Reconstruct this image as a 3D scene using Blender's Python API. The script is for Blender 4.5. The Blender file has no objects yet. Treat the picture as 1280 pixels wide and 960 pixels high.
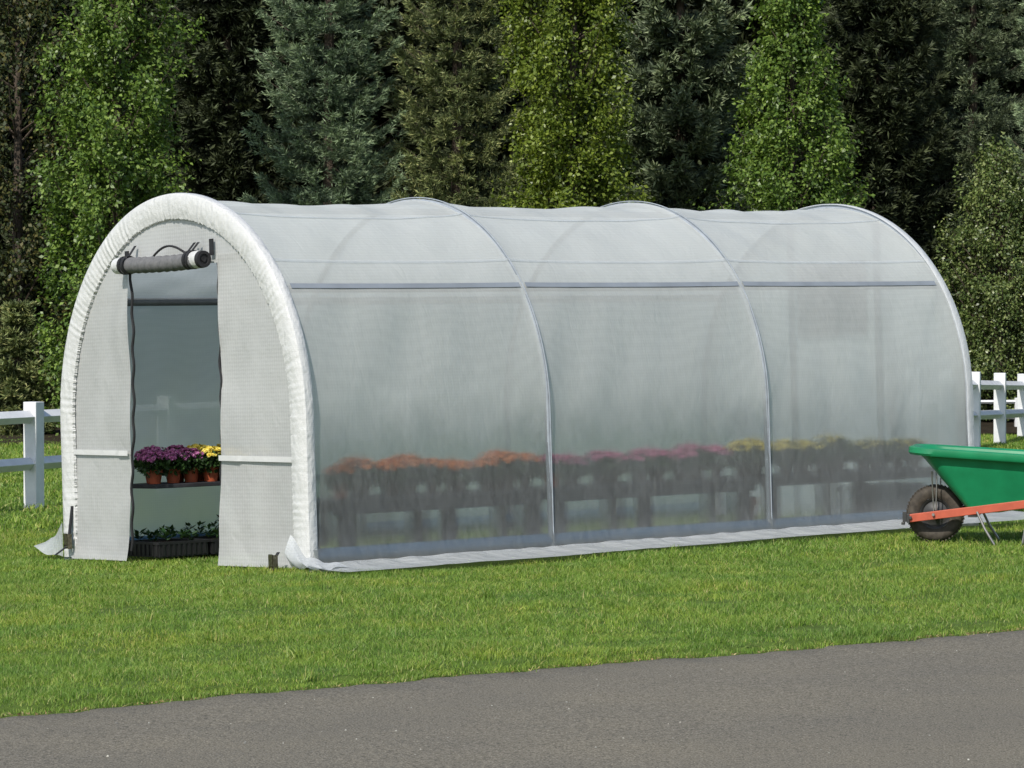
import bpy, math, random
import numpy as np
from mathutils import Matrix, Vector

scene = bpy.context.scene
COL = scene.collection
rad = math.radians

# ------------------------------------------------------------------ camera
F_PX = 4077.3
CAM = np.array([18.5095, -11.9612, 1.6404])
YAW, PITCH = -0.89573, -0.02295
FWD = np.array([math.sin(YAW) * math.cos(PITCH), math.cos(YAW) * math.cos(PITCH), math.sin(PITCH)])
RIGHT = np.array([math.cos(YAW), -math.sin(YAW), 0.0])
UP = np.cross(RIGHT, FWD)
cam_data = bpy.data.cameras.new("camera")
cam = bpy.data.objects.new("camera", cam_data)
COL.objects.link(cam)
cam_data.sensor_width = 36.0
cam_data.lens = F_PX / 1280 * 36.0
cam_data.clip_start = 0.1
cam_data.clip_end = 1000.0
cam.matrix_world = Matrix(((RIGHT[0], UP[0], -FWD[0], CAM[0]),
                           (RIGHT[1], UP[1], -FWD[1], CAM[1]),
                           (RIGHT[2], UP[2], -FWD[2], CAM[2]),
                           (0, 0, 0, 1)))
scene.camera = cam

# ------------------------------------------------------------------ light
SUN_DIR = Vector((0.30, -0.66, 0.69)).normalized()
world = bpy.data.worlds.new("World")
scene.world = world
world.use_nodes = True
wn = world.node_tree
wn.nodes.clear()
w_out = wn.nodes.new("ShaderNodeOutputWorld")
w_bg = wn.nodes.new("ShaderNodeBackground")
w_sky = wn.nodes.new("ShaderNodeTexSky")
w_sky.sky_type = 'NISHITA'
w_sky.sun_disc = False
w_sky.sun_elevation = math.asin(SUN_DIR.z)
w_sky.sun_rotation = math.atan2(SUN_DIR.x, SUN_DIR.y)
w_bg.inputs[1].default_value = 0.12
wn.links.new(w_sky.outputs[0], w_bg.inputs[0])
wn.links.new(w_bg.outputs[0], w_out.inputs[0])
sun_data = bpy.data.lights.new("sun", 'SUN')
sun_data.energy = 3.7
sun_data.angle = rad(0.55)
sun_data.color = (1.0, 0.95, 0.87)
sun = bpy.data.objects.new("sun", sun_data)
COL.objects.link(sun)
sun.rotation_euler = SUN_DIR.to_track_quat('Z', 'Y').to_euler()

scene.view_settings.view_transform = 'Standard'
scene.view_settings.look = 'None'
scene.view_settings.exposure = 0.40
scene.view_settings.gamma = 1.0
scene.render.engine = 'CYCLES'
scene.cycles.use_denoising = True
scene.cycles.max_bounces = 8
scene.cycles.transparent_max_bounces = 16
scene.cycles.diffuse_bounces = 4
scene.cycles.transmission_bounces = 6
scene.cycles.caustics_reflective = False
scene.cycles.caustics_refractive = False

# ------------------------------------------------------------------ ground shape and helpers
SX, SY = 0.035465, 0.007957


def gz(x, y):
    return 0.15 * np.tanh((SX * x + (SY + 0.005) * y) / 0.15) - 0.09


def at(px, depth):
    """ground point under photo column px at a distance along the view axis"""
    p = CAM + depth * (FWD + RIGHT * (px - 640) / F_PX)
    return float(p[0]), float(p[1])


GH = Matrix.Rotation(-SX, 4, 'Y') @ Matrix.Rotation(SY, 4, 'X')   # the greenhouse stands on the slope


class MB:
    def __init__(self):
        self.v, self.f = [], []

    def add(self, verts, faces):
        o = len(self.v)
        self.v += [tuple(map(float, p)) for p in verts]
        self.f += [tuple(o + i for i in f) for f in faces]
        return self

    def box(self, lo, hi, mat=None):
        x0, y0, z0 = lo
        x1, y1, z1 = hi
        vs = [(x0, y0, z0), (x1, y0, z0), (x1, y1, z0), (x0, y1, z0), (x0, y0, z1), (x1, y0, z1), (x1, y1, z1), (x0, y1, z1)]
        if mat is not None:
            vs = [mat @ Vector(p) for p in vs]
        return self.add(vs, [(3, 2, 1, 0), (4, 5, 6, 7), (0, 1, 5, 4), (1, 2, 6, 5), (2, 3, 7, 6), (3, 0, 4, 7)])

    def tube(self, pts, r, n=8, caps=True):
        pts = [Vector(p) for p in pts]
        rs = r if isinstance(r, (list, tuple)) else [r] * len(pts)
        rings, prev = [], None
        for i, p in enumerate(pts):
            t = (pts[min(i + 1, len(pts) - 1)] - pts[max(i - 1, 0)]).normalized()
            if prev is None:
                a = Vector((0, 0, 1)) if abs(t.z) < 0.9 else Vector((1, 0, 0))
                u = t.cross(a).normalized()
            else:
                u = (prev - t * prev.dot(t)).normalized()
            prev = u
            w = t.cross(u)
            rings.append([p + (u * math.cos(2 * math.pi * k / n) + w * math.sin(2 * math.pi * k / n)) * rs[i] for k in range(n)])
        vs = [q for ring in rings for q in ring]
        fs = []
        for i in range(len(pts) - 1):
            for k in range(n):
                fs.append((i * n + k, i * n + (k + 1) % n, (i + 1) * n + (k + 1) % n, (i + 1) * n + k))
        if caps:
            fs.append(tuple(range(n - 1, -1, -1)))
            fs.append(tuple((len(pts) - 1) * n + k for k in range(n)))
        return self.add(vs, fs)

    def lathe(self, prof, n=20, centre=(0, 0, 0), axis='Z', cap0=False, cap1=False):
        vs = []
        for r, h in prof:
            for k in range(n):
                a = 2 * math.pi * k / n
                c, s = r * math.cos(a), r * math.sin(a)
                p = {'Z': (c, s, h), 'Y': (c, h, -s), 'X': (h, c, s)}[axis]
                vs.append((p[0] + centre[0], p[1] + centre[1], p[2] + centre[2]))
        fs = []
        for i in range(len(prof) - 1):
            for k in range(n):
                fs.append((i * n + k, i * n + (k + 1) % n, (i + 1) * n + (k + 1) % n, (i + 1) * n + k))
        if cap0:
            fs.append(tuple(range(n - 1, -1, -1)))
        if cap1:
            fs.append(tuple((len(prof) - 1) * n + k for k in range(n)))
        return self.add(vs, fs)

    def grid(self, rows):
        m, n = len(rows), len(rows[0])
        return self.add([p for r in rows for p in r],
                        [(i * n + j, i * n + j + 1, (i + 1) * n + j + 1, (i + 1) * n + j) for i in range(m - 1) for j in range(n - 1)])

    def build(self, name, mat, parent=None, smooth=True, bevel=0.0):
        me = bpy.data.meshes.new(name)
        me.from_pydata(self.v, [], self.f)
        me.materials.append(mat)
        if smooth:
            me.polygons.foreach_set("use_smooth", [True] * len(me.polygons))
        me.update()
        o = bpy.data.objects.new(name, me)
        COL.objects.link(o)
        if parent is not None:
            o.parent = parent
        if bevel:
            b = o.modifiers.new("bevel", 'BEVEL')
            b.width = bevel
            b.segments = 2
            b.limit_method = 'ANGLE'
        if smooth:
            try:
                me.set_sharp_from_angle(angle=rad(40))
            except Exception:
                pass
        return o


def np_mesh(name, verts, quads=None, tris=None, mat=None, parent=None):
    me = bpy.data.meshes.new(name)
    nq = 0 if quads is None else len(quads)
    nt = 0 if tris is None else len(tris)
    me.vertices.add(len(verts))
    me.vertices.foreach_set("co", np.asarray(verts, np.float32).ravel())
    idx = []
    if nq:
        idx.append(np.asarray(quads, np.int32).ravel())
    if nt:
        idx.append(np.asarray(tris, np.int32).ravel())
    idx = np.concatenate(idx)
    me.loops.add(len(idx))
    me.loops.foreach_set("vertex_index", idx)
    me.polygons.add(nq + nt)
    st = np.concatenate([np.arange(nq) * 4, nq * 4 + np.arange(nt) * 3]).astype(np.int32)
    me.polygons.foreach_set("loop_start", st)
    me.update(calc_edges=True)
    me.validate()
    if mat:
        me.materials.append(mat)
    o = bpy.data.objects.new(name, me)
    COL.objects.link(o)
    if parent is not None:
        o.parent = parent
    return o


def tag(o, label=None, cat=None, group=None, kind=None):
    if label:
        o['label'] = label
    if cat:
        o['category'] = cat
    if group:
        o['group'] = group
    if kind:
        o['kind'] = kind
    return o


def empty(name, loc=(0, 0, 0), rz=0.0, local=False):
    o = bpy.data.objects.new(name, None)
    COL.objects.link(o)
    m = Matrix.Translation(loc) @ Matrix.Rotation(rz, 4, 'Z')
    o.matrix_world = GH @ m if local else m
    o.empty_display_size = 0.1
    return o


def copy_tree(o, parent=None):
    c = o.copy()
    COL.objects.link(c)
    c.parent = parent
    for ch in list(o.children):
        copy_tree(ch, c)
    return c


# ------------------------------------------------------------------ materials
class NT:
    def __init__(self, name):
        self.m = bpy.data.materials.new(name)
        self.m.use_nodes = True
        self.t = self.m.node_tree
        self.t.nodes.clear()
        self.out = self.n("ShaderNodeOutputMaterial")

    def n(self, t, **kw):
        nd = self.t.nodes.new(t)
        for k, v in kw.items():
            setattr(nd, k, v)
        return nd

    def l(self, a, b):
        self.t.links.new(a, b)

    def noise(self, scale, detail=3.0, rough=0.55, coord='Object', stretch=None):
        tc = self.n("ShaderNodeTexCoord")
        nz = self.n("ShaderNodeTexNoise")
        nz.inputs['Scale'].default_value = scale
        nz.inputs['Detail'].default_value = detail
        nz.inputs['Roughness'].default_value = rough
        if stretch:
            mp = self.n("ShaderNodeMapping")
            mp.inputs['Scale'].default_value = stretch
            self.l(tc.outputs[coord], mp.inputs[0])
            self.l(mp.outputs[0], nz.inputs['Vector'])
        else:
            self.l(tc.outputs[coord], nz.inputs['Vector'])
        return nz.outputs['Fac']

    def ramp(self, fac, stops):
        r = self.n("ShaderNodeValToRGB")
        els = r.color_ramp.elements
        while len(els) < len(stops):
            els.new(0.5)
        for e, (p, c) in zip(els, stops):
            e.position = p
            e.color = (*c, 1.0)
        self.l(fac, r.inputs[0])
        return r.outputs[0]

    def mix(self, fac, a, b, mode='MIX'):
        m = self.n("ShaderNodeMix", data_type='RGBA', blend_type=mode)
        for sock, val in ((m.inputs[0], fac), (m.inputs[6], a), (m.inputs[7], b)):
            if hasattr(val, 'links'):
                self.l(val, sock)
            elif isinstance(val, tuple):
                sock.default_value = (*val, 1.0)
            else:
                sock.default_value = val
        return m.outputs[2]

    def math(self, op, a, b=0.0):
        m = self.n("ShaderNodeMath", operation=op)
        for i, v in enumerate((a, b)):
            if hasattr(v, 'links'):
                self.l(v, m.inputs[i])
            else:
                m.inputs[i].default_value = v
        return m.outputs[0]

    def bump(self, h, strength=0.3, dist=0.01):
        b = self.n("ShaderNodeBump")
        b.inputs['Strength'].default_value = strength
        b.inputs['Distance'].default_value = dist
        self.l(h, b.inputs['Height'])
        return b.outputs[0]

    def bsdf(self, col, rough=0.5, spec=0.5, metal=0.0, normal=None):
        p = self.n("ShaderNodeBsdfPrincipled")
        if hasattr(col, 'links'):
            self.l(col, p.inputs['Base Color'])
        else:
            p.inputs['Base Color'].default_value = (*col, 1.0)
        p.inputs['Roughness'].default_value = rough
        p.inputs['Metallic'].default_value = metal
        p.inputs['Specular IOR Level'].default_value = spec
        if normal is not None:
            self.l(normal, p.inputs['Normal'])
        return p.outputs[0]

    def mixs(self, fac, a, b):
        m = self.n("ShaderNodeMixShader")
        if hasattr(fac, 'links'):
            self.l(fac, m.inputs[0])
        else:
            m.inputs[0].default_value = fac
        self.l(a, m.inputs[1])
        self.l(b, m.inputs[2])
        return m.outputs[0]

    def done(self, sh):
        self.l(sh, self.out.inputs[0])
        return self.m


def plain(name, col, rough=0.5, spec=0.5, metal=0.0, var=0.12, scale=18.0, bump=0.0):
    t = NT(name)
    nz = t.noise(scale, 4.0)
    c = t.ramp(nz, [(0.3, tuple(x * (1 - var) for x in col)), (0.7, tuple(min(1, x * (1 + var)) for x in col))])
    nb = t.bump(t.noise(scale * 6), bump, 0.004) if bump else None
    return t.done(t.bsdf(c, rough, spec, metal, nb))


def leaf_mat(name, dark, mid, light, rough=0.4, spec=0.5, trans=0.25, patch=1.3, growth=False):
    t = NT(name)
    g = t.n("ShaderNodeNewGeometry")
    c = t.ramp(g.outputs['Random Per Island'], [(0.0, dark), (0.55, mid), (1.0, light)])
    if growth:                                # young shoots at the ends of the sprays are paler
        at_ = t.n("ShaderNodeAttribute", attribute_name='new_growth')
        c = t.mix(1.0, c, t.ramp(at_.outputs['Fac'], [(0.1, (0.55, 0.58, 0.60)), (0.9, (1.75, 1.65, 1.45))]), 'MULTIPLY')
    nz = t.noise(patch, 2.0)
    k = t.ramp(nz, [(0.35, (0.72, 0.75, 0.72)), (0.7, (1.15, 1.12, 1.0))])
    c = t.mix(1.0, c, k, 'MULTIPLY')
    a = t.bsdf(c, rough, spec)
    tr = t.n("ShaderNodeBsdfTranslucent")
    c2 = t.mix(1.0, c, (1.2, 1.25, 0.7), 'MULTIPLY')
    t.l(c2, tr.inputs[0])
    return t.done(t.mixs(trans, a, tr.outputs[0]))


def film_mat(name, col, transp, transl, rough=0.45, weave=0.25, cell=70.0, wrinkle=0.35, tint=(0.95, 0.97, 0.97), edge=True, blur=0.0, low=None):
    """woven polyethylene sheet: part see-through, part translucent, part white surface"""
    t = NT(name)
    tc = t.n("ShaderNodeTexCoord")
    w1 = t.noise(5.0, 5.0, 0.6, stretch=(1.0, 1.3, 0.8))
    w2 = t.noise(26.0, 3.0, 0.6, stretch=(1.0, 1.0, 0.35))
    vor = t.n("ShaderNodeTexWave", wave_type='BANDS', bands_direction='Y')
    vor.inputs['Scale'].default_value = cell / 6.283
    t.l(tc.outputs['Object'], vor.inputs['Vector'])
    vor2 = t.n("ShaderNodeTexWave", wave_type='BANDS', bands_direction='Z')
    vor2.inputs['Scale'].default_value = cell / 6.283
    t.l(tc.outputs['Object'], vor2.inputs['Vector'])
    vor3 = t.n("ShaderNodeTexWave", wave_type='BANDS', bands_direction='X')
    vor3.inputs['Scale'].default_value = cell / 6.283
    t.l(tc.outputs['Object'], vor3.inputs['Vector'])
    wv = t.math('ADD', t.math('ADD', vor.outputs['Fac'], vor2.outputs['Fac']), vor3.outputs['Fac'])
    h = t.math('ADD', t.math('MULTIPLY', w1, 0.8), t.math('MULTIPLY', w2, 0.0 if low else 0.3))
    dv = t.n("ShaderNodeMapping")
    t.l(tc.outputs['Object'], dv.inputs[0])
    dv.inputs['Rotation'].default_value = (0.5, 0.2, 0.0)
    dv.inputs['Scale'].default_value = (1.2, 2.6, 0.8)
    vo = t.n("ShaderNodeTexVoronoi", feature='DISTANCE_TO_EDGE')
    vo.inputs['Scale'].default_value = 2.3
    wob = t.n("ShaderNodeMix", data_type='VECTOR')
    nzc = t.n("ShaderNodeTexNoise")
    nzc.inputs['Scale'].default_value = 3.0
    t.l(tc.outputs['Object'], nzc.inputs['Vector'])
    wob.inputs[0].default_value = 0.22
    t.l(dv.outputs[0], wob.inputs[4])
    t.l(nzc.outputs['Color'], wob.inputs[5])
    t.l(wob.outputs[1], vo.inputs['Vector'])
    crease = t.math('MULTIPLY', t.math('MINIMUM', vo.outputs['Distance'], 0.05), 9.0)
    crease = t.math('MULTIPLY', crease, t.math('POWER', w1, 3.0))
    h = t.math('ADD', h, crease)
    b1 = t.n("ShaderNodeBump")
    b1.inputs['Strength'].default_value = wrinkle
    b1.inputs['Distance'].default_value = 0.03
    t.l(h, b1.inputs['Height'])
    nrm = b1.outputs[0]
    cvar = t.ramp(t.noise(2.2, 4.0, 0.6), [(0.3, tuple(x * 0.93 for x in col)), (0.7, col)])
    wcol = t.ramp(t.math('MULTIPLY', wv, 0.333), [(0.2, tuple([1.0 - weave] * 3)), (0.75, (1, 1, 1))])
    cvar = t.mix(1.0, cvar, wcol, 'MULTIPLY')
    surf = t.bsdf(cvar, rough, 0.4, 0.0, nrm)
    tl = t.n("ShaderNodeBsdfTranslucent")
    t.l(t.mix(1.0, cvar, tint, 'MULTIPLY'), tl.inputs[0])
    t.l(nrm, tl.inputs['Normal'])
    body = t.mixs(transl, surf, tl.outputs[0])
    tp = t.n("ShaderNodeBsdfTransparent")
    tp.inputs[0].default_value = (*tint, 1)
    if edge:
        lw = t.n("ShaderNodeLayerWeight")
        lw.inputs[0].default_value = 0.35
        fac = t.math('MULTIPLY', t.math('SUBTRACT', 1.0, lw.outputs['Facing']), transp)
        fac = t.math('MULTIPLY', fac, t.math('ADD', 0.88, t.math('MULTIPLY', w2, 0.24)))
    else:
        fac = t.math('MULTIPLY', t.math('ADD', 0.88, t.math('MULTIPLY', w2, 0.24)), transp)
    if low:                                   # less see-through upwards: glow of the upper film is put into opacity
        sx = t.n("ShaderNodeSeparateXYZ")
        t.l(tc.outputs['Object'], sx.inputs[0])
        zz = t.math('ADD', sx.outputs[2], t.math('MULTIPLY', t.math('SUBTRACT', w1, 0.5), 0.25))
        mr = t.n("ShaderNodeMapRange", interpolation_type='SMOOTHSTEP')
        t.l(zz, mr.inputs[0])
        for i, v in zip((1, 2, 3, 4), low):
            mr.inputs[i].default_value = v
        fac = t.math('MULTIPLY', fac, mr.outputs[0])
    through = tp.outputs[0]
    share = 0.8
    if low:
        ms = t.n("ShaderNodeMapRange", interpolation_type='SMOOTHSTEP')
        t.l(zz, ms.inputs[0])
        for i, v in zip((1, 2, 3, 4), (0.65, 1.1, 0.66, 0.22)):
            ms.inputs[i].default_value = v
        share = ms.outputs[0]
    if blur:
        rf = t.n("ShaderNodeBsdfRefraction")
        rf.inputs['Color'].default_value = (*tint, 1)
        rf.inputs['Roughness'].default_value = 0.5
        ge = t.n("ShaderNodeNewGeometry")
        bk = t.n("ShaderNodeMapRange")
        t.l(ge.outputs['Backfacing'], bk.inputs[0])
        bk.inputs[3].default_value = 1.0 + blur
        bk.inputs[4].default_value = 1.0 / (1.0 + blur)
        t.l(bk.outputs[0], rf.inputs['IOR'])
        through = t.mixs(share, tp.outputs[0], rf.outputs[0])
    return t.done(t.mixs(fac, body, through))


M = {}
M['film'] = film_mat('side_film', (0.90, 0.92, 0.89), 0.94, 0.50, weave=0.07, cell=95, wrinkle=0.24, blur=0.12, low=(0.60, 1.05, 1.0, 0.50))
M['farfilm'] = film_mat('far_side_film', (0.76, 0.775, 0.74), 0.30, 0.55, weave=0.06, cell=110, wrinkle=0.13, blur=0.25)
M['front'] = film_mat('front_mesh', (0.53, 0.535, 0.525), 0.10, 0.22, weave=0.14, cell=78, wrinkle=0.35, edge=False)
M['rear'] = film_mat('rear_sheet', (0.86, 0.86, 0.84), 0.10, 0.60, weave=0.1, cell=120, wrinkle=0.4, edge=False)
M['trim'] = film_mat('trim_fabric', (0.64, 0.645, 0.635), 0.02, 0.12, weave=0.08, cell=160, wrinkle=0.8, edge=False)
M['tape'] = film_mat('seam_tape', (0.66, 0.665, 0.66), 0.03, 0.2, weave=0.05, cell=160, wrinkle=0.3, edge=False)
M['filmtape'] = film_mat('film_tape', (0.66, 0.69, 0.70), 0.30, 0.42, weave=0.05, cell=160, wrinkle=0.3, edge=False)
M['rear_trim'] = film_mat('rear_trim_fabric', (0.70, 0.72, 0.73), 0.15, 0.35, weave=0.05, cell=160, wrinkle=0.6, edge=False)
M['skirt'] = film_mat('skirt_fabric', (0.56, 0.585, 0.60), 0.22, 0.25, weave=0.1, cell=120, wrinkle=1.0, edge=False)
M['screen'] = film_mat('window_screen', (0.05, 0.055, 0.06), 0.15, 0.3, weave=0.3, cell=170, wrinkle=0.2, edge=False)
M['steel'] = plain('galvanised_steel', (0.27, 0.30, 0.33), 0.6, 0.3, 0.1)
M['sky_shade'] = plain('sky_shade_blue', (0.04, 0.11, 0.20), 0.5, 0.4)  # blue of the sky-lit shade at the foot of the cover
M['black'] = plain('black_webbing', (0.018, 0.018, 0.02), 0.7, 0.3)
M['roll'] = plain('grey_roll_fabric', (0.125, 0.125, 0.128), 0.75, 0.3, 0.0, 0.18, 40, 0.3)
M['brass'] = plain('worn_brass_buckle', (0.16, 0.145, 0.10), 0.35, 0.5, 0.9, 0.4, 60)
M['bench'] = plain('dark_bench_wood', (0.026, 0.026, 0.030), 0.7, 0.3, 0.0, 0.3, 9)
M['tray'] = plain('black_plastic_tray', (0.012, 0.012, 0.013), 0.45, 0.5)
M['terracotta'] = plain('terracotta_plastic', (0.30, 0.066, 0.026), 0.5, 0.4, 0.0, 0.15, 30)
M['shaded_pot'] = plain('shaded_pot_plastic', (0.040, 0.024, 0.020), 0.5, 0.4, 0.0, 0.15, 30)  # pots behind the side film: their shade is put into a darker colour
M['piping'] = plain('grey_rib_piping', (0.27, 0.30, 0.33), 0.8, 0.1)
M['soil'] = plain('potting_soil', (0.03, 0.02, 0.014), 0.95, 0.1, 0.0, 0.5, 80)
M['crate'] = plain('dark_crate', (0.05, 0.06, 0.065), 0.6, 0.4)
M['mumleaf'] = leaf_mat('mum_leaves', (0.012, 0.03, 0.008), (0.03, 0.07, 0.016), (0.06, 0.12, 0.03), 0.5, 0.4, 0.2)
M['seedleaf'] = leaf_mat('seedling_leaves', (0.01, 0.03, 0.01), (0.025, 0.07, 0.02), (0.06, 0.13, 0.035), 0.45, 0.4, 0.2)
M['purple'] = leaf_mat('purple_petals', (0.30, 0.06, 0.24), (0.52, 0.15, 0.42), (0.70, 0.34, 0.60), 0.6, 0.3, 0.2)
M['orange'] = leaf_mat('orange_petals', (0.70, 0.19, 0.04), (0.88, 0.31, 0.09), (0.94, 0.46, 0.18), 0.6, 0.3, 0.2)
M['pink'] = leaf_mat('pink_petals', (0.62, 0.10, 0.30), (0.82, 0.22, 0.48), (0.92, 0.42, 0.64), 0.6, 0.3, 0.2)
M['yellow'] = leaf_mat('yellow_petals', (0.72, 0.54, 0.07), (0.90, 0.74, 0.12), (0.95, 0.86, 0.36), 0.6, 0.3, 0.2)
M['fence'] = plain('white_fence_paint', (0.62, 0.625, 0.63), 0.55, 0.4, 0.0, 0.12, 5, 0.2)
M['bark'] = plain('tree_bark', (0.07, 0.055, 0.042), 0.9, 0.2, 0.0, 0.4, 12, 0.6)
M['rubber'] = plain('tyre_rubber', (0.055, 0.046, 0.036), 0.75, 0.3, 0.0, 0.4, 25, 0.2)
M['hub'] = plain('dark_hub_steel', (0.05, 0.05, 0.05), 0.5, 0.5, 0.5)
M['rod'] = plain('bare_steel_rod', (0.28, 0.27, 0.26), 0.4, 0.5, 0.7)
M['handle'] = plain('orange_painted_wood', (0.40, 0.080, 0.042), 0.55, 0.4, 0.0, 0.12, 14)
M['tub'] = plain('green_poly_tub', (0.008, 0.185, 0.075), 0.42, 0.45, 0.0, 0.12, 8, 0.05)

# grass blades: clumps of lighter, yellower and darker turf
t = NT('grass_blades')
g_ = t.n("ShaderNodeNewGeometry")
c_ = t.ramp(g_.outputs['Random Per Island'], [(0.0, (0.106, 0.192, 0.024)), (0.5, (0.182, 0.295, 0.042)), (0.84, (0.270, 0.365, 0.070)), (1.0, (0.42, 0.38, 0.16))])
k_ = t.ramp(t.noise(1.1, 4.0, 0.65), [(0.3, (0.66, 0.80, 0.8)), (0.5, (1, 1, 1)), (0.70, (1.28, 1.10, 0.98))])
c_ = t.mix(1.0, c_, k_, 'MULTIPLY')
k_ = t.ramp(t.noise(6.0, 3.0, 0.6), [(0.32, (0.72, 0.78, 0.78)), (0.68, (1.15, 1.1, 1.05))])
c_ = t.mix(1.0, c_, k_, 'MULTIPLY')
a_ = t.bsdf(c_, 0.5, 0.35)
tr_ = t.n("ShaderNodeBsdfTranslucent")
t.l(t.mix(1.0, c_, (1.2, 1.25, 0.7), 'MULTIPLY'), tr_.inputs[0])
M['grass'] = t.done(t.mixs(0.3, a_, tr_.outputs[0]))

t = NT('lawn_soil')
c_ = t.ramp(t.noise(9.0, 6.0, 0.7), [(0.3, (0.045, 0.070, 0.014)), (0.7, (0.095, 0.150, 0.026))])
M['lawn'] = t.done(t.bsdf(c_, 0.9, 0.1))

t = NT('asphalt')
n1 = t.noise(120.0, 3.0, 0.8)
n2 = t.noise(38.0, 5.0, 0.8)
n3 = t.noise(0.9, 3.0, 0.6)
c_ = t.ramp(n1, [(0.30, (0.048, 0.043, 0.032)), (0.5, (0.152, 0.138, 0.105)), (0.68, (0.325, 0.297, 0.235))])
c_ = t.mix(1.0, c_, t.ramp(n2, [(0.34, (0.45, 0.44, 0.43)), (0.45, (1, 1, 1)), (0.75, (1.14, 1.12, 1.09))]), 'MULTIPLY')
c_ = t.mix(1.0, c_, t.ramp(n3, [(0.3, (0.9, 0.9, 0.92)), (0.7, (1.08, 1.06, 1.03))]), 'MULTIPLY')
n4 = t.noise(30.0, 5.0, 0.8)
c_ = t.mix(1.0, c_, t.ramp(n4, [(0.34, (0.50, 0.49, 0.48)), (0.42, (0.96, 0.96, 0.96)), (0.60, (1, 1, 1)), (0.70, (1.22, 1.21, 1.19))]), 'MULTIPLY')
hb = t.math('ADD', n1, t.math('MULTIPLY', n2, 1.2))
M['asphalt'] = t.done(t.bsdf(c_, 0.85, 0.3, 0.0, t.bump(hb, 0.8, 0.008)))

t = NT('woodland_mulch')  # mulch, with the shade under the trees put into its dark tones
c_ = t.ramp(t.noise(3.5, 6.0, 0.7), [(0.3, (0.018, 0.014, 0.009)), (0.6, (0.04, 0.032, 0.02)), (0.8, (0.06, 0.065, 0.022))])
M['mulch'] = t.done(t.bsdf(c_, 0.95, 0.1, 0.0, t.bump(t.noise(30.0, 4.0), 0.8, 0.05)))
M['straw'] = leaf_mat('dead_grass', (0.16, 0.10, 0.05), (0.30, 0.22, 0.11), (0.46, 0.36, 0.20), 0.8, 0.2, 0.1)
M['pebble'] = leaf_mat('pale_grit', (0.12, 0.11, 0.10), (0.28, 0.27, 0.25), (0.62, 0.60, 0.56), 0.7, 0.3, 0.0)

# ------------------------------------------------------------------ ground, drive
RNG = np.random.default_rng(7)
# kerb line of the drive: passes these ground points
E0, E1 = np.array([7.11, -5.45]), np.array([7.38, 0.23])
ed = (E1 - E0) / np.linalg.norm(E1 - E0)
en = np.array([ed[1], -ed[0]])        # towards the drive (+x)
ph = RNG.uniform(0, 6.28, 12)


def edge_off(s):
    """irregular turf edge along the drive: positive = drive eats into the turf"""
    s = np.asarray(s, float)
    o = 0.17 * np.exp(-((s - 2.8) / 2.6) ** 2)
    for i, (a, k) in enumerate(((.03, .45), (.05, 1.3), (.035, 3.1), (.03, 5.7), (.03, 11.), (.026, 19.), (.02, 33.))):
        o = o + a * np.sin(k * s + ph[i])
    return o


def side_of(x, y):
    """signed distance onto the drive side (>0 drive)"""
    rx, ry = x - E0[0], y - E0[1]
    s = rx * ed[0] + ry * ed[1]
    d = rx * en[0] + ry * en[1]
    return d + edge_off(s) * 0.55, s


def sheet(name, xs, ys, fz, mat):
    X, Y = np.meshgrid(xs, ys)
    Z = fz(X, Y)
    n = len(xs)
    V = np.stack([X, Y, Z], -1).reshape(-1, 3)
    i = np.arange(len(ys) - 1)[:, None] * n + np.arange(n - 1)[None]
    Q = np.stack([i, i + 1, i + n + 1, i + n], -1).reshape(-1, 4)
    o = np_mesh(name, V, Q, None, mat)
    o.data.polygons.foreach_set("use_smooth", [True] * len(o.data.polygons))
    return o


xs = np.unique(np.concatenate([np.linspace(-160, -20, 30), np.linspace(-20, 6, 120), np.linspace(6, 9, 60), np.linspace(9, 60, 25)]))
ys = np.unique(np.concatenate([np.linspace(-80, -12, 20), np.linspace(-12, 12, 140), np.linspace(12, 40, 60), np.linspace(40, 160, 25)]))


def lawn_z(X, Y):
    d, s = side_of(X, Y)
    z = gz(X, Y)
    bump = 0.012 * np.sin(X * 1.7 + 1.3 * np.sin(Y * .9)) * np.sin(Y * 1.5 + .7)
    return z + bump * (d < -0.5) - 0.05 * np.clip((d + 0.13) / 0.10, 0, 1)


tag(sheet('lawn', xs, ys, lawn_z, M['lawn']), 'close mown green lawn the greenhouse stands on', 'lawn', kind='structure')

# drive: strip whose turf-side border follows the ragged edge
ss = np.linspace(-14, 24, 900)
rows = []
for dd in (0.0, .03, .3, 1.0, 2.5, 5.0, 9.0, 16.0):
    off = (-edge_off(ss) * 0.55 if dd < .2 else -edge_off(ss) * 0.0) + dd
    P = E0[None] + ss[:, None] * ed[None] + off[:, None] * en[None]
    z = gz(P[:, 0], P[:, 1]) - (0.045 if dd == 0 else 0.022)
    rows.append(np.stack([P[:, 0], P[:, 1], z], -1))
R_ = np.stack(rows)
nn = len(ss)
ii = np.arange(len(rows) - 1)[:, None] * nn + np.arange(nn - 1)[None]
tag(np_mesh('asphalt_drive', R_.reshape(-1, 3), np.stack([ii + 1, ii, ii + nn, ii + nn + 1], -1).reshape(-1, 4), None, M['asphalt']),
    'worn grey brown asphalt drive along the lawn edge', 'drive', kind='structure')

# woodland floor beyond the lawn
fl = []
for px in np.linspace(-900, 2200, 60):
    r = []
    d0 = 45.2 + 3.2 * np.clip((px - 100) / 1150, 0, 1.2) + RNG.normal(0, .25)
    for dd in (0, 2, 6, 14, 40, 90):
        x, y = at(px, d0 + dd)
        r.append((x, y, float(gz(x, y)) + (0.015 if dd == 0 else 0.06)))
    fl.append(r)
tag(MB().grid(fl).build('woodland_floor', M['mulch']), 'bare mulch coloured dark with the shade under the trees', 'woodland floor', kind='structure')


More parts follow.
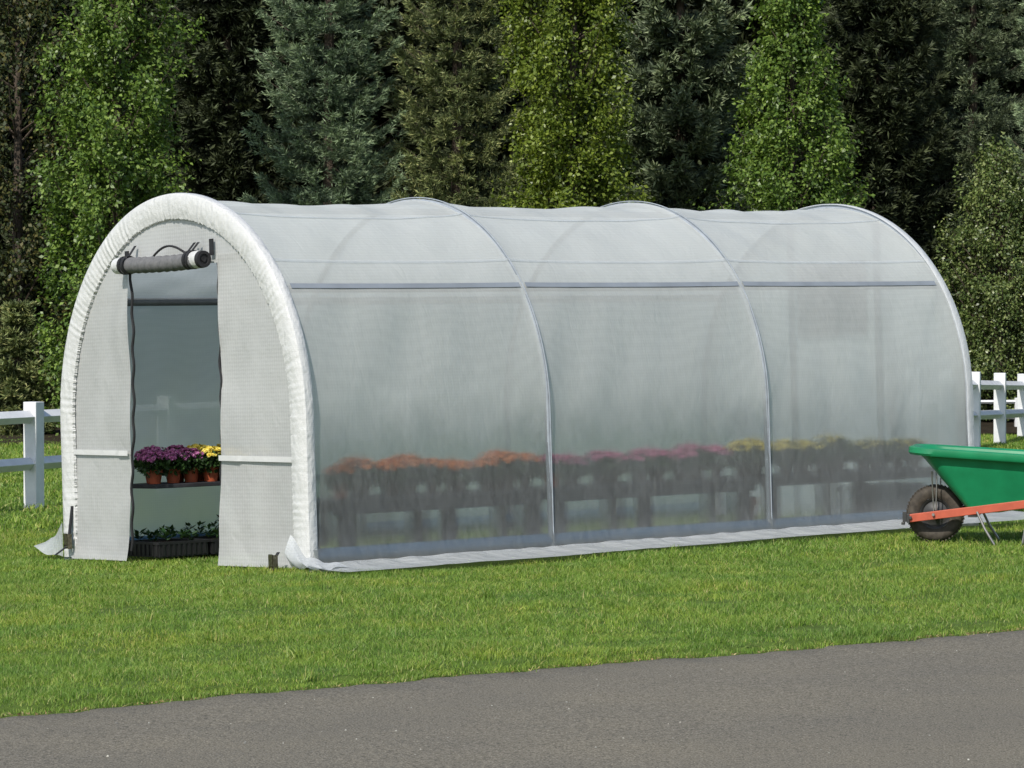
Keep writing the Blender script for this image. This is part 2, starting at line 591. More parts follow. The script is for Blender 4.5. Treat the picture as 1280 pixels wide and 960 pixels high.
# ------------------------------------------------------------------ grass
def blades(x, y, z, h, w, rng, lean=1.05):
    n = len(x)
    az = rng.uniform(0, 2 * np.pi, n)
    la = rng.uniform(0, 2 * np.pi, n)
    l = np.abs(rng.normal(0, lean, n)) * h
    dx, dy = np.cos(az) * w / 2, np.sin(az) * w / 2
    lx, ly = np.cos(la) * l, np.sin(la) * l
    V = np.empty((n, 5, 3), np.float32)
    V[:, 0] = np.stack([x - dx, y - dy, z], -1)
    V[:, 1] = np.stack([x + dx, y + dy, z], -1)
    V[:, 2] = np.stack([x + dx * .8 + lx * .35, y + dy * .8 + ly * .35, z + h * .6], -1)
    V[:, 3] = np.stack([x - dx * .8 + lx * .35, y - dy * .8 + ly * .35, z + h * .6], -1)
    V[:, 4] = np.stack([x + lx, y + ly, z + h], -1)
    b = np.arange(n)[:, None] * 5
    return V.reshape(-1, 3), b + np.array([[0, 1, 2, 3]]), b + np.array([[3, 2, 4]])


def scatter(d0, d1, per_m2, margin, rng):
    """random ground points in a wedge seen from the camera, with a margin either side"""
    hw = 0.157
    area = hw * (d1 ** 2 - d0 ** 2) + 2 * margin * (d1 - d0)
    n = int(area * per_m2)
    d = np.sqrt(rng.uniform(d0 ** 2, d1 ** 2, n))
    s = rng.uniform(-1, 1, n) * (hw * d + margin)
    f2 = np.array([FWD[0], FWD[1]]) / math.hypot(FWD[0], FWD[1])
    x = CAM[0] + f2[0] * d + RIGHT[0] * s
    y = CAM[1] + f2[1] * d + RIGHT[1] * s
    return x, y


def clump(x, y, f, seed):
    r = np.random.default_rng(seed)
    o = 0 * x
    for k in range(7):
        a = r.uniform(0, 6.28)
        o = o + np.sin(f * r.uniform(.6, 1.8) * (x * np.cos(a) + y * np.sin(a)) + r.uniform(0, 6.28))
    return o / 3.0


parts = []
for (d0, d1, den, w, h) in ((11.5, 16, 9000, .0030, .026), (16, 21, 6200, .0036, .029), (21, 27, 3000, .0052, .034), (27, 48, 640, .012, .05)):
    x, y = scatter(d0, d1, den, 1.2, RNG)
    xo, yo = scatter(d0, d1, den * .3, 4.2, RNG)       # thinner turf outside the picture
    x, y = np.concatenate([x, xo]), np.concatenate([y, yo])
    dd, s_ = side_of(x, y)
    keep = dd < RNG.normal(.025, .025, len(x))
    inside = (np.abs(x) < 1.49) & (y > .35) & (y < 6.1)
    keep &= ~(inside & (RNG.uniform(0, 1, len(x)) > .45))
    skirt = (x > 1.48) & (x < 1.98) & (y > -.1) & (y < 6.3)
    keep &= ~skirt
    keep &= RNG.uniform(-1.6, 1, len(x)) < clump(x, y, 9.0, 3) + .25
    x, y, dd = x[keep], y[keep], dd[keep]
    hh = h * RNG.uniform(.55, 1.25, len(x)) * (1 + .28 * clump(x, y, 5.0, 5)) * np.where(dd > -.12, .8, 1.0)
    ww = w * RNG.uniform(.7, 1.3, len(x))
    parts.append(blades(x, y, np.maximum(lawn_z(x, y), gz(x, y) - .016) - .004, np.clip(hh, .012, .12), ww, RNG))
# taller tufts the mower missed
tx, ty = scatter(12.5, 27, 3.2, 1.0, RNG)
nb = RNG.integers(14, 40, len(tx))
x = np.repeat(tx, nb) + RNG.normal(0, .022, nb.sum())
y = np.repeat(ty, nb) + RNG.normal(0, .022, nb.sum())
dd, s_ = side_of(x, y)
k = (dd < -.02) & ~((np.abs(x) < 2.1) & (y > -.3) & (y < 6.4))
x, y = x[k], y[k]
parts.append(blades(x, y, lawn_z(x, y) - .004, RNG.uniform(.03, .075, len(x)), RNG.uniform(.0035, .0065, len(x)), RNG, .7))
o_ = 0
Vs, Qs, Ts = [], [], []
for V, Q, T_ in parts:
    Vs.append(V); Qs.append(Q + o_); Ts.append(T_ + o_); o_ += len(V)
tag(np_mesh('grass', np.concatenate(Vs), np.concatenate(Qs), np.concatenate(Ts), M['grass']),
    'short bright green grass blades covering the lawn', 'grass', kind='stuff')

# dry clippings along the kerb line, pale grit on the drive
n = 2600
s = RNG.uniform(-8, 9, n)
patchy = (np.sin(s * 2.3 + 1) + np.sin(s * 5.1) + np.sin(s * .9 + 2)) / 3
k = RNG.uniform(-.9, .7, n) < patchy
s = s[k]
off = -edge_off(s) * .55 + np.abs(RNG.normal(0, .022, len(s)))
P = E0 + s[:, None] * ed + off[:, None] * en
V, Q, T_ = blades(P[:, 0], P[:, 1], gz(P[:, 0], P[:, 1]) - .02, RNG.uniform(.004, .012, len(s)), RNG.uniform(.004, .010, len(s)), RNG, 2.6)
tag(np_mesh('dry_grass_clippings', V, Q, T_, M['straw']), 'dry straw coloured grass clippings along the edge of the drive', 'clippings', kind='stuff')
n = 900
s, off = RNG.uniform(-8, 9, n), RNG.uniform(.05, 6, n)
P = E0 + s[:, None] * ed + off[:, None] * en
sz = RNG.uniform(.0025, .006, n) * np.where(RNG.uniform(0, 1, n) > .96, 1.8, 1)
c = np.concatenate([P, (gz(P[:, 0], P[:, 1]) - .0205)[:, None]], 1)
base = np.array([[1, 0, 0], [0, 1, 0], [-1, 0, 0], [0, -1, 0], [0, 0, .8]], float)
V = c[:, None] + base[None] * sz[:, None, None] * RNG.uniform(.6, 1.3, (n, 5, 1))
b = np.arange(n)[:, None] * 5
T_ = np.concatenate([b + np.array([[i, (i + 1) % 4, 4]]) for i in range(4)])
tag(np_mesh('loose_grit', V.reshape(-1, 3), None, T_, M['pebble']), 'scattered pale grit on the asphalt drive', 'grit', kind='stuff')


# ------------------------------------------------------------------ trees
def rhombi(c, d, side, L, W, fold=0.0, nrm=None):
    """quads from base c along d, width along side"""
    n = len(c)
    V = np.empty((n, 4, 3), np.float32)
    V[:, 0] = c
    mid = c + d * (L * .45)[:, None]
    if nrm is not None:
        mid = mid + nrm * (L * fold)[:, None]
    V[:, 1] = mid + side * (W / 2)[:, None]
    V[:, 2] = c + d * L[:, None]
    V[:, 3] = mid - side * (W / 2)[:, None]
    return V.reshape(-1, 3), np.arange(n * 4).reshape(-1, 4)


def unit(a):
    return a / np.maximum(np.linalg.norm(a, axis=-1, keepdims=True), 1e-9)


def prof(tab, h):
    return np.interp(h, [p[0] for p in tab], [p[1] for p in tab])


def broadleaf(px, depth, tab, mat, n_br, n_leaf, leaf, label, seed, name='broadleaf_tree', lean=0.0, sunk=0.0, group=None):
    """tab: (height, crown radius) pairs"""
    rng = np.random.default_rng(seed)
    x, y = at(px, depth)
    root = empty(name, (x, y, float(gz(x, y)) + .03))
    tag(root, label, 'tree', group)
    H = tab[-1][0]
    h_lo = tab[0][0]
    mb = MB()
    mb.tube([(0, 0, -.2), (.02, 0, H * .3), (0, .03, H * .6), (.02, .01, H * .95)], [.11, .085, .05, .012], 8)
    mb2 = []
    cs = []
    for i in range(n_br):
        hz = h_lo + (H - h_lo) * (i + rng.uniform(0, 1)) / n_br * .97
        az = i * 2.39996 + rng.normal(0, .4)
        r = prof(tab, hz) * rng.uniform(.62, 1.14)
        rise = r * rng.uniform(.7, 1.5)
        h0 = max(.15, hz - rise)
        tip = np.array([math.cos(az) * r, math.sin(az) * r, hz])
        st = np.array([0, 0, h0])
        midp = st * .45 + tip * .55 + np.array([0, 0, -.12 * r]) + rng.normal(0, .04, 3)
        mb.tube([st, midp, tip], [.022, .013, .004], 4, caps=False)
        m = max(8, int(n_leaf / n_br * (.35 + prof(tab, hz) / max(p[1] for p in tab))))
        nc = 7
        sc = rng.uniform(.25, 1.05, nc) ** .7
        pc = np.where(sc[:, None] < .55, st + (midp - st) * (sc / .55)[:, None], midp + (tip - midp) * ((sc - .55) / .45)[:, None])
        pc = pc + rng.normal(0, 1, (nc, 3)) * .10
        ci = rng.integers(0, nc, m)
        p = pc[ci] + rng.normal(0, 1, (m, 3)) * np.array([.085, .085, .12]) * (.6 + .5 * r) * rng.uniform(.6, 1.3, nc)[ci][:, None]
        cs.append(p)
    mb.build('trunk', M['bark'], root)
    c = np.concatenate(cs)
    c[:, 2] = np.maximum(c[:, 2], .1)
    n = len(c)
    rad_v = unit(c * np.array([1, 1, 0.0]))
    d = unit(rng.normal(0, .75, (n, 3)) + rad_v * .6 + np.array([0, 0, -.35]))
    nr = unit(rng.normal(0, .6, (n, 3)) + rad_v * .55 + np.array([0, 0, .55]))
    side = unit(np.cross(d, nr))
    nr = np.cross(side, d)
    L = leaf * rng.uniform(.6, 1.25, n)
    V, Q = rhombi(c, d, side, L, L * .62, .10, nr)
    np_mesh('crown', V, Q, None, mat, root)
    return root


def conifer(px, depth, tab, mat, whorls, per, label, seed, name='spruce_tree', blade=(.088, .0125), droop=.25, dens=1.0, group=None, start=.12):
    rng = np.random.default_rng(seed)
    x, y = at(px, depth)
    root = empty(name, (x, y, float(gz(x, y)) + .03))
    tag(root, label, 'tree', group)
    H = tab[-1][0]
    mb = MB()
    mb.tube([(0, 0, -.2), (0, 0, H * .5), (0, 0, H * .98)], [.14, .08, .01], 8)
    C_, D_, S_ = [], [], []      # base, direction, share of new growth
    for wi in range(whorls):
        hz = tab[0][0] + (H - tab[0][0]) * (wi + rng.uniform(-.3, .3)) / whorls
        for b in range(per):
            az = 2 * math.pi * (b + rng.uniform(-.4, .4)) / per + wi * 1.3
            Lb = max(.12, prof(tab, hz)) * rng.uniform(.60, 1.22)
            rv = np.array([math.cos(az), math.sin(az), 0])
            sv = np.array([-math.sin(az), math.cos(az), 0])
            m = max(6, int(Lb / .042 * dens))
            s = (np.arange(m) + rng.uniform(0, 1, m)) / m
            s = start + (1 - start) * s
            dz = -droop * Lb * np.sin(s * 2.6) + .30 * Lb * s ** 3
            ax = rv[None] * (s * Lb)[:, None] + np.array([0, 0, 1])[None] * (hz + dz)[:, None] + rng.normal(0, .015, (m, 3))
            mb.tube([(0, 0, hz), tuple(ax[m // 2]), tuple(ax[-1])], [.016, .010, .003], 3, caps=False)
            for sg in (-1, 1, 0):
                tl = .30 * Lb * (1.15 - s) ** .8 * rng.uniform(.5, 1.2, m) + .05
                dv = unit(rv * .75 + sg * sv * rng.uniform(.5, 1.1, (m, 1)) + np.array([0, 0, 1]) * rng.uniform(-.25, .45, (m, 1)))
                for u in (.05, .35, .68, 1.0):
                    base = ax + dv * (tl * u)[:, None]
                    for kk in range(4):
                        C_.append(base)
                        D_.append(unit(dv + rng.normal(0, .45, (m, 3)) + np.array([0, 0, .28])))
                        S_.append(np.clip(.55 * u + .6 * s ** 2 - .15, 0, 1))
    mb.build('trunk', M['bark'], root)
    c, d = np.concatenate(C_), np.concatenate(D_)
    n = len(c)
    side = unit(np.cross(d, rng.normal(0, 1, (n, 3))))
    L = blade[0] * rng.uniform(.55, 1.3, n)
    V, Q = rhombi(c, d, side, L, np.full(n, blade[1]))
    cr = np_mesh('crown', V, Q, None, mat, root)
    at_ = cr.data.attributes.new('new_growth', 'FLOAT', 'POINT')
    at_.data.foreach_set('value', np.repeat(np.concatenate(S_), 4).astype(np.float32))
    return root


M['leaf_bright'] = leaf_mat('bright_pear_leaves', (0.049, 0.092, 0.014), (0.114, 0.191, 0.032), (0.220, 0.305, 0.071), 0.42, 0.4, 0.25)
M['leaf_yellow'] = leaf_mat('yellow_green_leaves', (0.059, 0.092, 0.010), (0.137, 0.190, 0.023), (0.235, 0.287, 0.052), 0.42, 0.4, 0.25)
M['leaf_small'] = leaf_mat('small_tree_leaves', (0.054, 0.088, 0.025), (0.120, 0.169, 0.047), (0.256, 0.294, 0.120), 0.4, 0.45, 0.22)
M['leaf_dull'] = leaf_mat('dull_olive_leaves', (0.020, 0.031, 0.011), (0.045, 0.063, 0.020), (0.112, 0.098, 0.028), 0.5, 0.3, 0.15)
M['nd_shaded'] = leaf_mat('shaded_needles', (0.018, 0.025, 0.015), (0.033, 0.044, 0.025), (0.056, 0.072, 0.040), 0.6, 0.25, 0.1, growth=True)  # self-shadow of the darkest conifers is put into this needle colour
M['nd_blue'] = leaf_mat('blue_green_needles', (0.067, 0.101, 0.067), (0.130, 0.187, 0.125), (0.221, 0.293, 0.199), 0.55, 0.3, 0.1, growth=True)
M['nd_olive'] = leaf_mat('olive_needles', (0.070, 0.096, 0.044), (0.140, 0.180, 0.083), (0.253, 0.264, 0.131), 0.55, 0.3, 0.1, growth=True)
M['nd_grey'] = leaf_mat('grey_green_needles', (0.055, 0.080, 0.050), (0.111, 0.148, 0.094), (0.190, 0.232, 0.159), 0.55, 0.3, 0.1, growth=True)

col_tab = [(.5, .55), (1.2, .95), (2.6, 1.06), (4.5, .96), (6.2, .80), (8.0, .5), (9.4, .08)]
broadleaf(146, 46.5, col_tab, M['leaf_bright'], 150, 62000, .070, 'bright glossy columnar broadleaf tree rising behind the greenhouse door end', 11)
broadleaf(988, 49, [(.5, .7), (1.2, 1.12), (2.6, 1.2), (3.6, 1.08), (4.7, .78), (5.6, .58), (6.6, .42), (7.6, .06)], M['leaf_bright'], 140, 62000, .070,
          'bright glossy broadleaf tree narrowing towards its top, behind the far half of the greenhouse', 12)
broadleaf(715, 49, [(.5, .5), (1.5, .85), (4, .88), (7, .82), (9.3, .3), (10, .05)], M['leaf_yellow'], 150, 62000, .070,
          'yellow green leafy columnar tree behind the middle of the greenhouse', 13)
broadleaf(1247, 52.5, [(.4, .6), (1.0, .85), (2.0, .95), (3.0, .78), (3.9, .48), (4.55, .08)], M['leaf_small'], 110, 30000, .06,
          'small grey green round topped tree above the white fence by the wheelbarrow', 14)
broadleaf(22, 52, [(.3, .6), (2, 1.1), (4, 1.2), (7, 1.1), (9, .4), (9.6, .05)], M['leaf_dull'], 120, 26000, .085,
          'dull dark olive tree at the picture edge beside the bright columnar tree', 15)
sp = [(.2, 1.25), (2.5, 1.15), (5, .98), (8, .70), (11, .05)]
conifer(285, 53, [(.2, 1.3), (3, 1.2), (6, 1.0), (10, .1)], M['nd_shaded'], 30, 8, 'nearly black conifer in shade beside the bright columnar tree', 21, blade=(.14, .03))
conifer(412, 50.5, sp, M['nd_blue'], 34, 9, 'blue green spruce with feathery upturned sprays above the first bay', 22)
conifer(572, 51, [(.2, 1.2), (2.5, 1.1), (5, .95), (8, .7), (11, .05)], M['nd_olive'], 34, 9, 'olive green spruce with brownish tips above the second rib', 23)
conifer(850, 54, [(.2, 1.3), (3, 1.2), (6, 1.05), (11, .05)], M['nd_grey'], 30, 8, 'dull grey green conifer between the two leafy trees', 24, blade=(.14, .03))
conifer(1095, 55, [(.2, 1.3), (3, 1.2), (6, 1.0), (10.5, .05)], M['nd_shaded'], 30, 8, 'nearly black conifer behind the far end of the greenhouse', 25, blade=(.14, .03))
conifer(1215, 56, [(.2, 1.35), (3, 1.22), (6, 1.0), (11, .05)], M['nd_grey'], 32, 9, 'grey green spruce standing over the small round topped tree', 26)
conifer(1345, 53, sp, M['nd_blue'], 30, 8, 'blue green spruce at the picture edge beyond the fence', 27)
conifer(24, 47.6, [(.1, .5), (.8, .45), (1.5, .28), (2.05, .03)], M['nd_olive'], 14, 7, 'young waist high spruce behind the white fence post', 28, name='young_spruce', blade=(.10, .02))
# the deep row behind: one dark tree built twice, then copied
deep_group = 'dark trees standing in the deep row behind'
dk1 = conifer(-80, 62, [(.1, 1.9), (4, 1.8), (9, 1.2), (13, .1)], M['nd_shaded'], 22, 8, 'tall dark conifer in the deep shaded row behind the other trees', 31, blade=(.26, .075), dens=.55, group=deep_group, name='deep_row_conifer')
dk2 = conifer(60, 61, [(.1, 1.9), (4, 1.75), (9, 1.3), (13, .1)], M['nd_shaded'], 22, 8, 'tall dark conifer in the deep shaded row behind the other trees', 32, blade=(.26, .075), dens=.55, group=deep_group, name='deep_row_conifer')
for i, px in enumerate((200, 330, 470, 600, 740, 870, 1000, 1130, 1260, 1390, -180, -320, -460, 1500, 1620, 1740, 1860, 1980, -10, 130, 270, 400, 540, 670, 800, 935, 1070, 1200, 1330)):
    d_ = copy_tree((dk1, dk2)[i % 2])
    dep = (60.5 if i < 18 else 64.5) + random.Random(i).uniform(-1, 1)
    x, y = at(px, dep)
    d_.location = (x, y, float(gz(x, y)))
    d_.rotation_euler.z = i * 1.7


# ------------------------------------------------------------------ fences
def fence(name, label, pts, height, pw, rail_h, rails, post_rz, fall=0.0, level=0):
    """pts: ground points of the posts; diamond section rails pass through the posts"""
    root = empty(name, (*pts[0], float(gz(*pts[0]))))
    tag(root, label, 'fence')
    bx, by, bz = root.location
    for k, (x, y) in enumerate(pts):
        z = float(gz(x, y)) - bz - fall * (k - level)
        m = Matrix.Translation((x - bx, y - by, z)) @ Matrix.Rotation(post_rz, 4, 'Z')
        MB().box((-pw / 2, -pw / 2, -.35), (pw / 2, pw / 2, height), m).build('post', M['fence'], root, smooth=False, bevel=.006)
    for i in range(len(pts) - 1):
        a, b = np.array(pts[i]), np.array(pts[i + 1])
        za, zb = float(gz(*a)) - bz - fall * (i - level), float(gz(*b)) - bz - fall * (i + 1 - level)
        d = unit(b - a)
        nrm = np.array([-d[1], d[0]])
        for rh in rails:
            vs = []
            for p, z in ((a, za), (b, zb)):
                for (o, h) in ((0, rail_h / 2), (rail_h / 2, 0), (0, -rail_h / 2), (-rail_h / 2, 0)):
                    q = p + nrm * o
                    vs.append((q[0] - bx, q[1] - by, z + rh + h))
            MB().add(vs, [(0, 1, 5, 4), (1, 2, 6, 5), (2, 3, 7, 6), (3, 0, 4, 7), (3, 2, 1, 0), (4, 5, 6, 7)]).build('rail', M['fence'], root, smooth=False, bevel=.004)
    return root


f2 = np.array([FWD[0], FWD[1]]); f2 /= np.linalg.norm(f2)
r2 = np.array([RIGHT[0], RIGHT[1]])


def fdir(deg):
    return f2 * math.cos(rad(deg)) + r2 * math.sin(rad(deg))


pA = np.array(at(42, 30.6))
dA = fdir(25)
ptsA = [tuple(pA + dA * 2.4 * k) for k in (-2, -1, 0, 1, 2, 3, 4)]
fence('paddock_fence', 'white post and two rail fence beside the greenhouse door end', ptsA, 1.0, .142, .125, (.86, .42), math.atan2(dA[1], dA[0]))
pB = np.array(at(1250, 45.0))
dB = fdir(16.5)
ptsB = [tuple(pB + dB * 2.4 * k) for k in (-3, -2, -1, 0, 1, 2)]
fence('paddock_fence', 'white post and two rail fence on the wheelbarrow side behind the greenhouse', ptsB, .97, .16, .125, (.80, .40), math.atan2(dB[1], dB[0]) + .06, .05, 3)
pC = np.array(at(1180, 50.2))
dC = fdir(84)
ptsC = [tuple(pC + dC * 1.15 * k) for k in range(-1, 4)]
fence('garden_fence', 'thin low white rail fence showing between the rails of the nearer one', ptsC, .50, .07, .06, (.44, .2), math.atan2(dC[1], dC[0]))

# ------------------------------------------------------------------ greenhouse
R, H0, LEN = 1.509, 0.9045, 6.134
ZB = -0.09
gh = empty('hoop_greenhouse', (0, 0, 0), local=True)
tag(gh, 'round roofed white fabric greenhouse with its door rolled up, on the lawn', 'greenhouse')
RIBS = (0.0, 2.009, 4.027, 6.134)


def sag(y):
    y = np.asarray(y, float)
    o = 0 * y
    for a, b in zip(RIBS[:-1], RIBS[1:]):
        u = np.clip((y - a) / (b - a), 0, 1)
        o = np.maximum(o, np.abs(np.sin(np.pi * u)) ** .38 * ((y >= a) & (y <= b)))
    return o


def arch_pt(s, off, zb=ZB):
    """s in 0..1 over the whole arch, left foot to right foot; off = radial offset"""
    leg = H0 - zb
    tot = 2 * leg + math.pi * R
    q = s * tot
    if q < leg:
        return (-(R + off), zb + q)
    if q > tot - leg:
        return (R + off, zb + tot - q)
    a = math.pi - (q - leg) / R
    return ((R + off) * math.cos(a), H0 + (R + off) * math.sin(a))


def sag_depth(ang):
    # the sheet hangs in between the ribs, but rests on the purlins
    return -.060 * (1 - .80 * math.exp(-((ang - 34.0) / 11.0) ** 2))


rng = np.random.default_rng(5)
NS, NY = 190, 260
ysv = np.linspace(.02, LEN - .02, NY)
sg = sag(ysv)
rows = []
wr = [(rng.uniform(4, 16), rng.uniform(-9, 9), rng.uniform(0, 6.28), rng.uniform(.0006, .0016)) for _ in range(26)]
for i in range(NS):
    s = i / (NS - 1)
    x0, z0 = arch_pt(s, 0)
    high = np.clip((z0 - .25) / .7, 0, 1)
    ang = math.degrees(math.atan2(z0 - H0, abs(x0)))
    depth = sag_depth(ang) * (.25 + .75 * high)
    calm = 1 - .92 * max(math.exp(-((ang - c_) / 3.5) ** 2) for c_ in (34.0, 42.8, 65.7)) * (1 if ang < 66 else .25)
    row = []
    for j, y in enumerate(ysv):
        off = depth * sg[j]
        for (ky, ks, p_, a) in wr:
            off += calm * a * math.sin(ky * y + ks * s * 6 + p_) * (.4 + .6 * sg[j])
        if z0 < .16:
            off += .05 * ((.16 - z0) / .2) ** 2 * (.6 + .4 * sg[j])
        x, z = arch_pt(s, off)
        row.append((x, y, z))
    rows.append(row)
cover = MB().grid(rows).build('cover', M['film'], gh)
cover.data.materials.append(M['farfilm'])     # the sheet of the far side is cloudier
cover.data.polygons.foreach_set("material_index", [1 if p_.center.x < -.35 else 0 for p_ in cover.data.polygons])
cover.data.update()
# welded seams in the cover
for zz in (1.93, 2.28):
    a = math.asin((zz - H0) / R)
    rr = []
    for da in (-.008, .008):
        row = []
        for j, y in enumerate(ysv):
            rad_ = R + .005 + sag_depth(math.degrees(a)) * sg[j]
            row.append((rad_ * math.cos(a + da), y, H0 + rad_ * math.sin(a + da)))
        rr.append(row)
    MB().grid(rr).build('seam', M['filmtape'], gh)


M['purlin_strip'] = plain('purlin_show_strip', (0.20, 0.225, 0.255), 0.7, 0.2, 0.0, 0.12, 5)
for ang in (34.0, 146.0):  # added strips over the film: dark line of the purlin seen through it
    for a_, b_ in ((.09, 1.985), (2.035, 4.005), (4.05, LEN - .10)):
        rr = []
        for da in (-.0125, 0.0, .0125):
            row = []
            for y in np.linspace(a_, b_, 60):
                r_ = R + sag_depth(34.0) * float(sag(np.array([y]))[0]) + .006
                th = rad(ang) + da
                row.append((r_ * math.cos(th), y, H0 + r_ * math.sin(th)))
            rr.append(row)
        MB().grid(rr).build('purlin_show_strip', M['purlin_strip'], gh)


def hoop_pts(y, r_off, n=60, zb=ZB):
    return [(lambda q: (q[0], y, q[1]))(arch_pt(k / (n - 1), r_off, zb)) for k in range(n)]


for y in (0.03, 2.009, 4.027, LEN - .03):
    MB().tube(hoop_pts(y, -.026), .021, 10).build('rib', M['steel'], gh)
for y in (2.009, 4.027):
    pp = hoop_pts(y, .003, 120)
    MB().tube(pp, .0045, 6).build('rib_piping', M['piping'], gh)
M['greysteel'] = plain('dark_grey_purlin', (0.085, 0.095, 0.105), 0.5, 0.4)
for a in (34.0, 146.0, 90.0):
    r_ = R - (.041 if a != 90.0 else .095)
    MB().tube([(r_ * math.cos(rad(a)), .03, H0 + r_ * math.sin(rad(a))), (r_ * math.cos(rad(a)), LEN - .03, H0 + r_ * math.sin(rad(a)))], .024, 10).build('purlin', M['greysteel'], gh)
for x in (-1.455, 1.455):  # added tubes whose colour paints the bluish shade along the cover's foot
    MB().tube([(x, .03, .005), (x, LEN - .03, .005)], .05, 12).build('sky_shade_tube', M['sky_shade'], gh)


def end_trim(yf, sgn, name, seed, mat):
    """puckered white band wrapping the end hoop: sgn -1 faces the front"""
    rg = np.random.default_rng(seed)
    n = 1500
    waves = [(rg.integers(250, 1100), rg.uniform(0, 6.28), rg.uniform(.3, 1)) for _ in range(16)]
    prof_ = [(-.172, .012), (-.165, -.006), (-.12, -.016), (-.06, -.020), (-.018, -.016), (.004, -.002), (.009, .02), (.008, .055), (.002, .062)]
    rows = [[] for _ in prof_]
    for k in range(n):
        s = k / (n - 1)
        pk = sum(a * math.sin(w * s + p) for w, p, a in waves) / 4.0
        z_ = arch_pt(s, 0)[1]
        for r, (o, dy) in enumerate(prof_):
            amp = (.35 + .65 * min(1, max(0, (z_ - .6) / .8))) * (.0030 if 1 <= r <= 4 else .0008) * (.55 + .45 * math.sin(37 * s + seed) * math.sin(91 * s))
            ri = rg.normal(0, .003) if r < 2 else 0
            x, z = arch_pt(s, o + ri + (pk * .004 if r < 3 else 0), -.06)
            rows[r].append((x, yf - sgn * (dy + amp * pk * (1.2 if r == 1 else 1)), z))
    if sgn > 0:
        rows = rows[::-1]
    return MB().grid(rows).build(name, mat, gh)


end_trim(0.0, -1, 'front_trim', 1, M['trim'])
end_trim(LEN, 1, 'rear_trim', 2, M['rear_trim'])

# front panel: left flap, right flap, header above the door
RI = R - .15
rg = np.random.default_rng(9)


def panel_y(x, z, bulge=.0):
    y = .012 - .012 * math.sin(3.1 * x + 2 * z) * .5 + .006 * math.sin(7 * x - 3.3 * z + 1)
    if z < .12:
        y -= .025 * ((.12 - z) / .19) ** 1.6
    return y


def half_width(z):
    if z <= H0:
        return RI
    return math.sqrt(max(1e-6, RI * RI - (z - H0) ** 2))


def flap(x_door, sgn):
    rows = []
    nz, nx = 90, 34
    for i in range(nz):
        z = -.07 + (1.99 + .07) * i / (nz - 1)
        hw = max(half_width(z) + .02, abs(x_door(z)) + .01)
        xa, xb = x_door(z), sgn * hw
        row = []
        for j in range(nx):
            u = j / (nx - 1)
            x = xa + (xb - xa) * u
            y = panel_y(x, z) - .018 * (1 - u) ** 3 * (1 + .5 * math.sin(9 * z))
            row.append((x, y, z))
        rows.append(row if sgn > 0 else row[::-1])
    return MB().grid(rows).build('front_flap', M['front'], gh)


def door_l(z):
    return -.555 - .10 * max(0, (1.2 - z) / 1.27) + .006 * math.sin(9 * z)


def door_r(z):
    return .545 - .045 * max(0, (1.2 - z) / 1.27) + .005 * math.sin(8 * z + 1)


flap(door_l, -1)
flap(door_r, 1)
rows = []
for i in range(24):
    z = 1.93 + (H0 + RI - 1.93 + .015) * i / 23
    hw = max(.02, half_width(min(z, H0 + RI - .002)) + .02)
    rows.append([(-hw + 2 * hw * j / 30, panel_y(-hw + 2 * hw * j / 30, z) + .004, z) for j in range(31)])
MB().grid(rows).build('door_header', M['front'], gh)
for (xa, xb, z0, z1) in ((-1.36, -.612, .682, .672), (.525, 1.345, .640, .628)):
    rr = []
    for dz in (-.018, .018):
        rr.append([((xa + (xb - xa) * j / 30), panel_y(xa + (xb - xa) * j / 30, .65) - .024 - (.012 if (abs(xa + (xb - xa) * j / 30) < .75) else 0), z0 + (z1 - z0) * j / 30 + dz) for j in range(31)])
    MB().grid(rr).build('seam_tape', M['tape'], gh)
for fn, sgn in ((door_l, -1), (door_r, 1)):
    pts = []
    for i in range(60):
        z = .0 + 1.93 * i / 59
        pts.append((fn(z) - sgn * (.010 + .010 * math.sin(26 * z)), .012, z))
    MB().tube(pts, .011, 6).build('zipper', M['black'], gh)
for x0, z0 in ((-.56, 2.03), (.49, 2.06)):
    MB().box((x0 - .022, -.012, z0 - .08), (x0 + .022, -.004, z0 + .03)).build('corner_tab', M['black'], gh)

# rolled door
roll = []
for i in range(40):
    x = -.50 + .92 * i / 39
    roll.append((x, -.075 + .004 * math.sin(11 * x), 1.958 - .006 * x - .012 * math.cos(2.6 * x)))
rl = MB().tube(roll, [.054 + .0035 * math.sin(i * 1.7) for i in range(40)], 16).build('door_roll', M['roll'], gh)
MB().tube([(-.585, -.075, 1.957), (-.575, -.075, 1.957), (-.50, -.075, 1.957), (-.47, -.075, 1.957)], [.040, .055, .059, .058], 16).build('roll_end', M['trim'], rl)
MB().tube([(.385, -.075, 1.955), (.42, -.075, 1.955), (.475, -.075, 1.955)], [.058, .060, .058], 16).build('roll_end', M['trim'], rl)
mb = MB()
mb.lathe([(.0, .497), (.018, .500), (.019, .492), (.034, .492), (.036, .502), (.056, .502), (.059, .47)], 18, (0, -.075, 1.955), 'X')
mb.build('roll_core', M['black'], rl)
for x in (-.475, -.43, .335, .375):
    mb = MB()
    mb.lathe([(.060, x - .014), (.064, x - .014), (.064, x + .014), (.060, x + .014)], 18, (0, -.075, 1.957), 'X')
    mb.build('strap', M['black'], rl)
for x, zt in ((-.44, 2.09), (.345, 2.075), (.30, 2.075)):
    MB().add([(x - .012, -.085, 2.0), (x + .012, -.085, 2.0), (x + .012, -.016, zt), (x - .012, -.016, zt), (x - .012, -.080, 2.0), (x + .012, -.080, 2.0), (x + .012, -.010, zt), (x - .012, -.010, zt)],
             [(0, 1, 2, 3), (7, 6, 5, 4), (0, 3, 7, 4), (1, 5, 6, 2), (3, 2, 6, 7), (0, 4, 5, 1)]).build('strap', M['black'], rl)
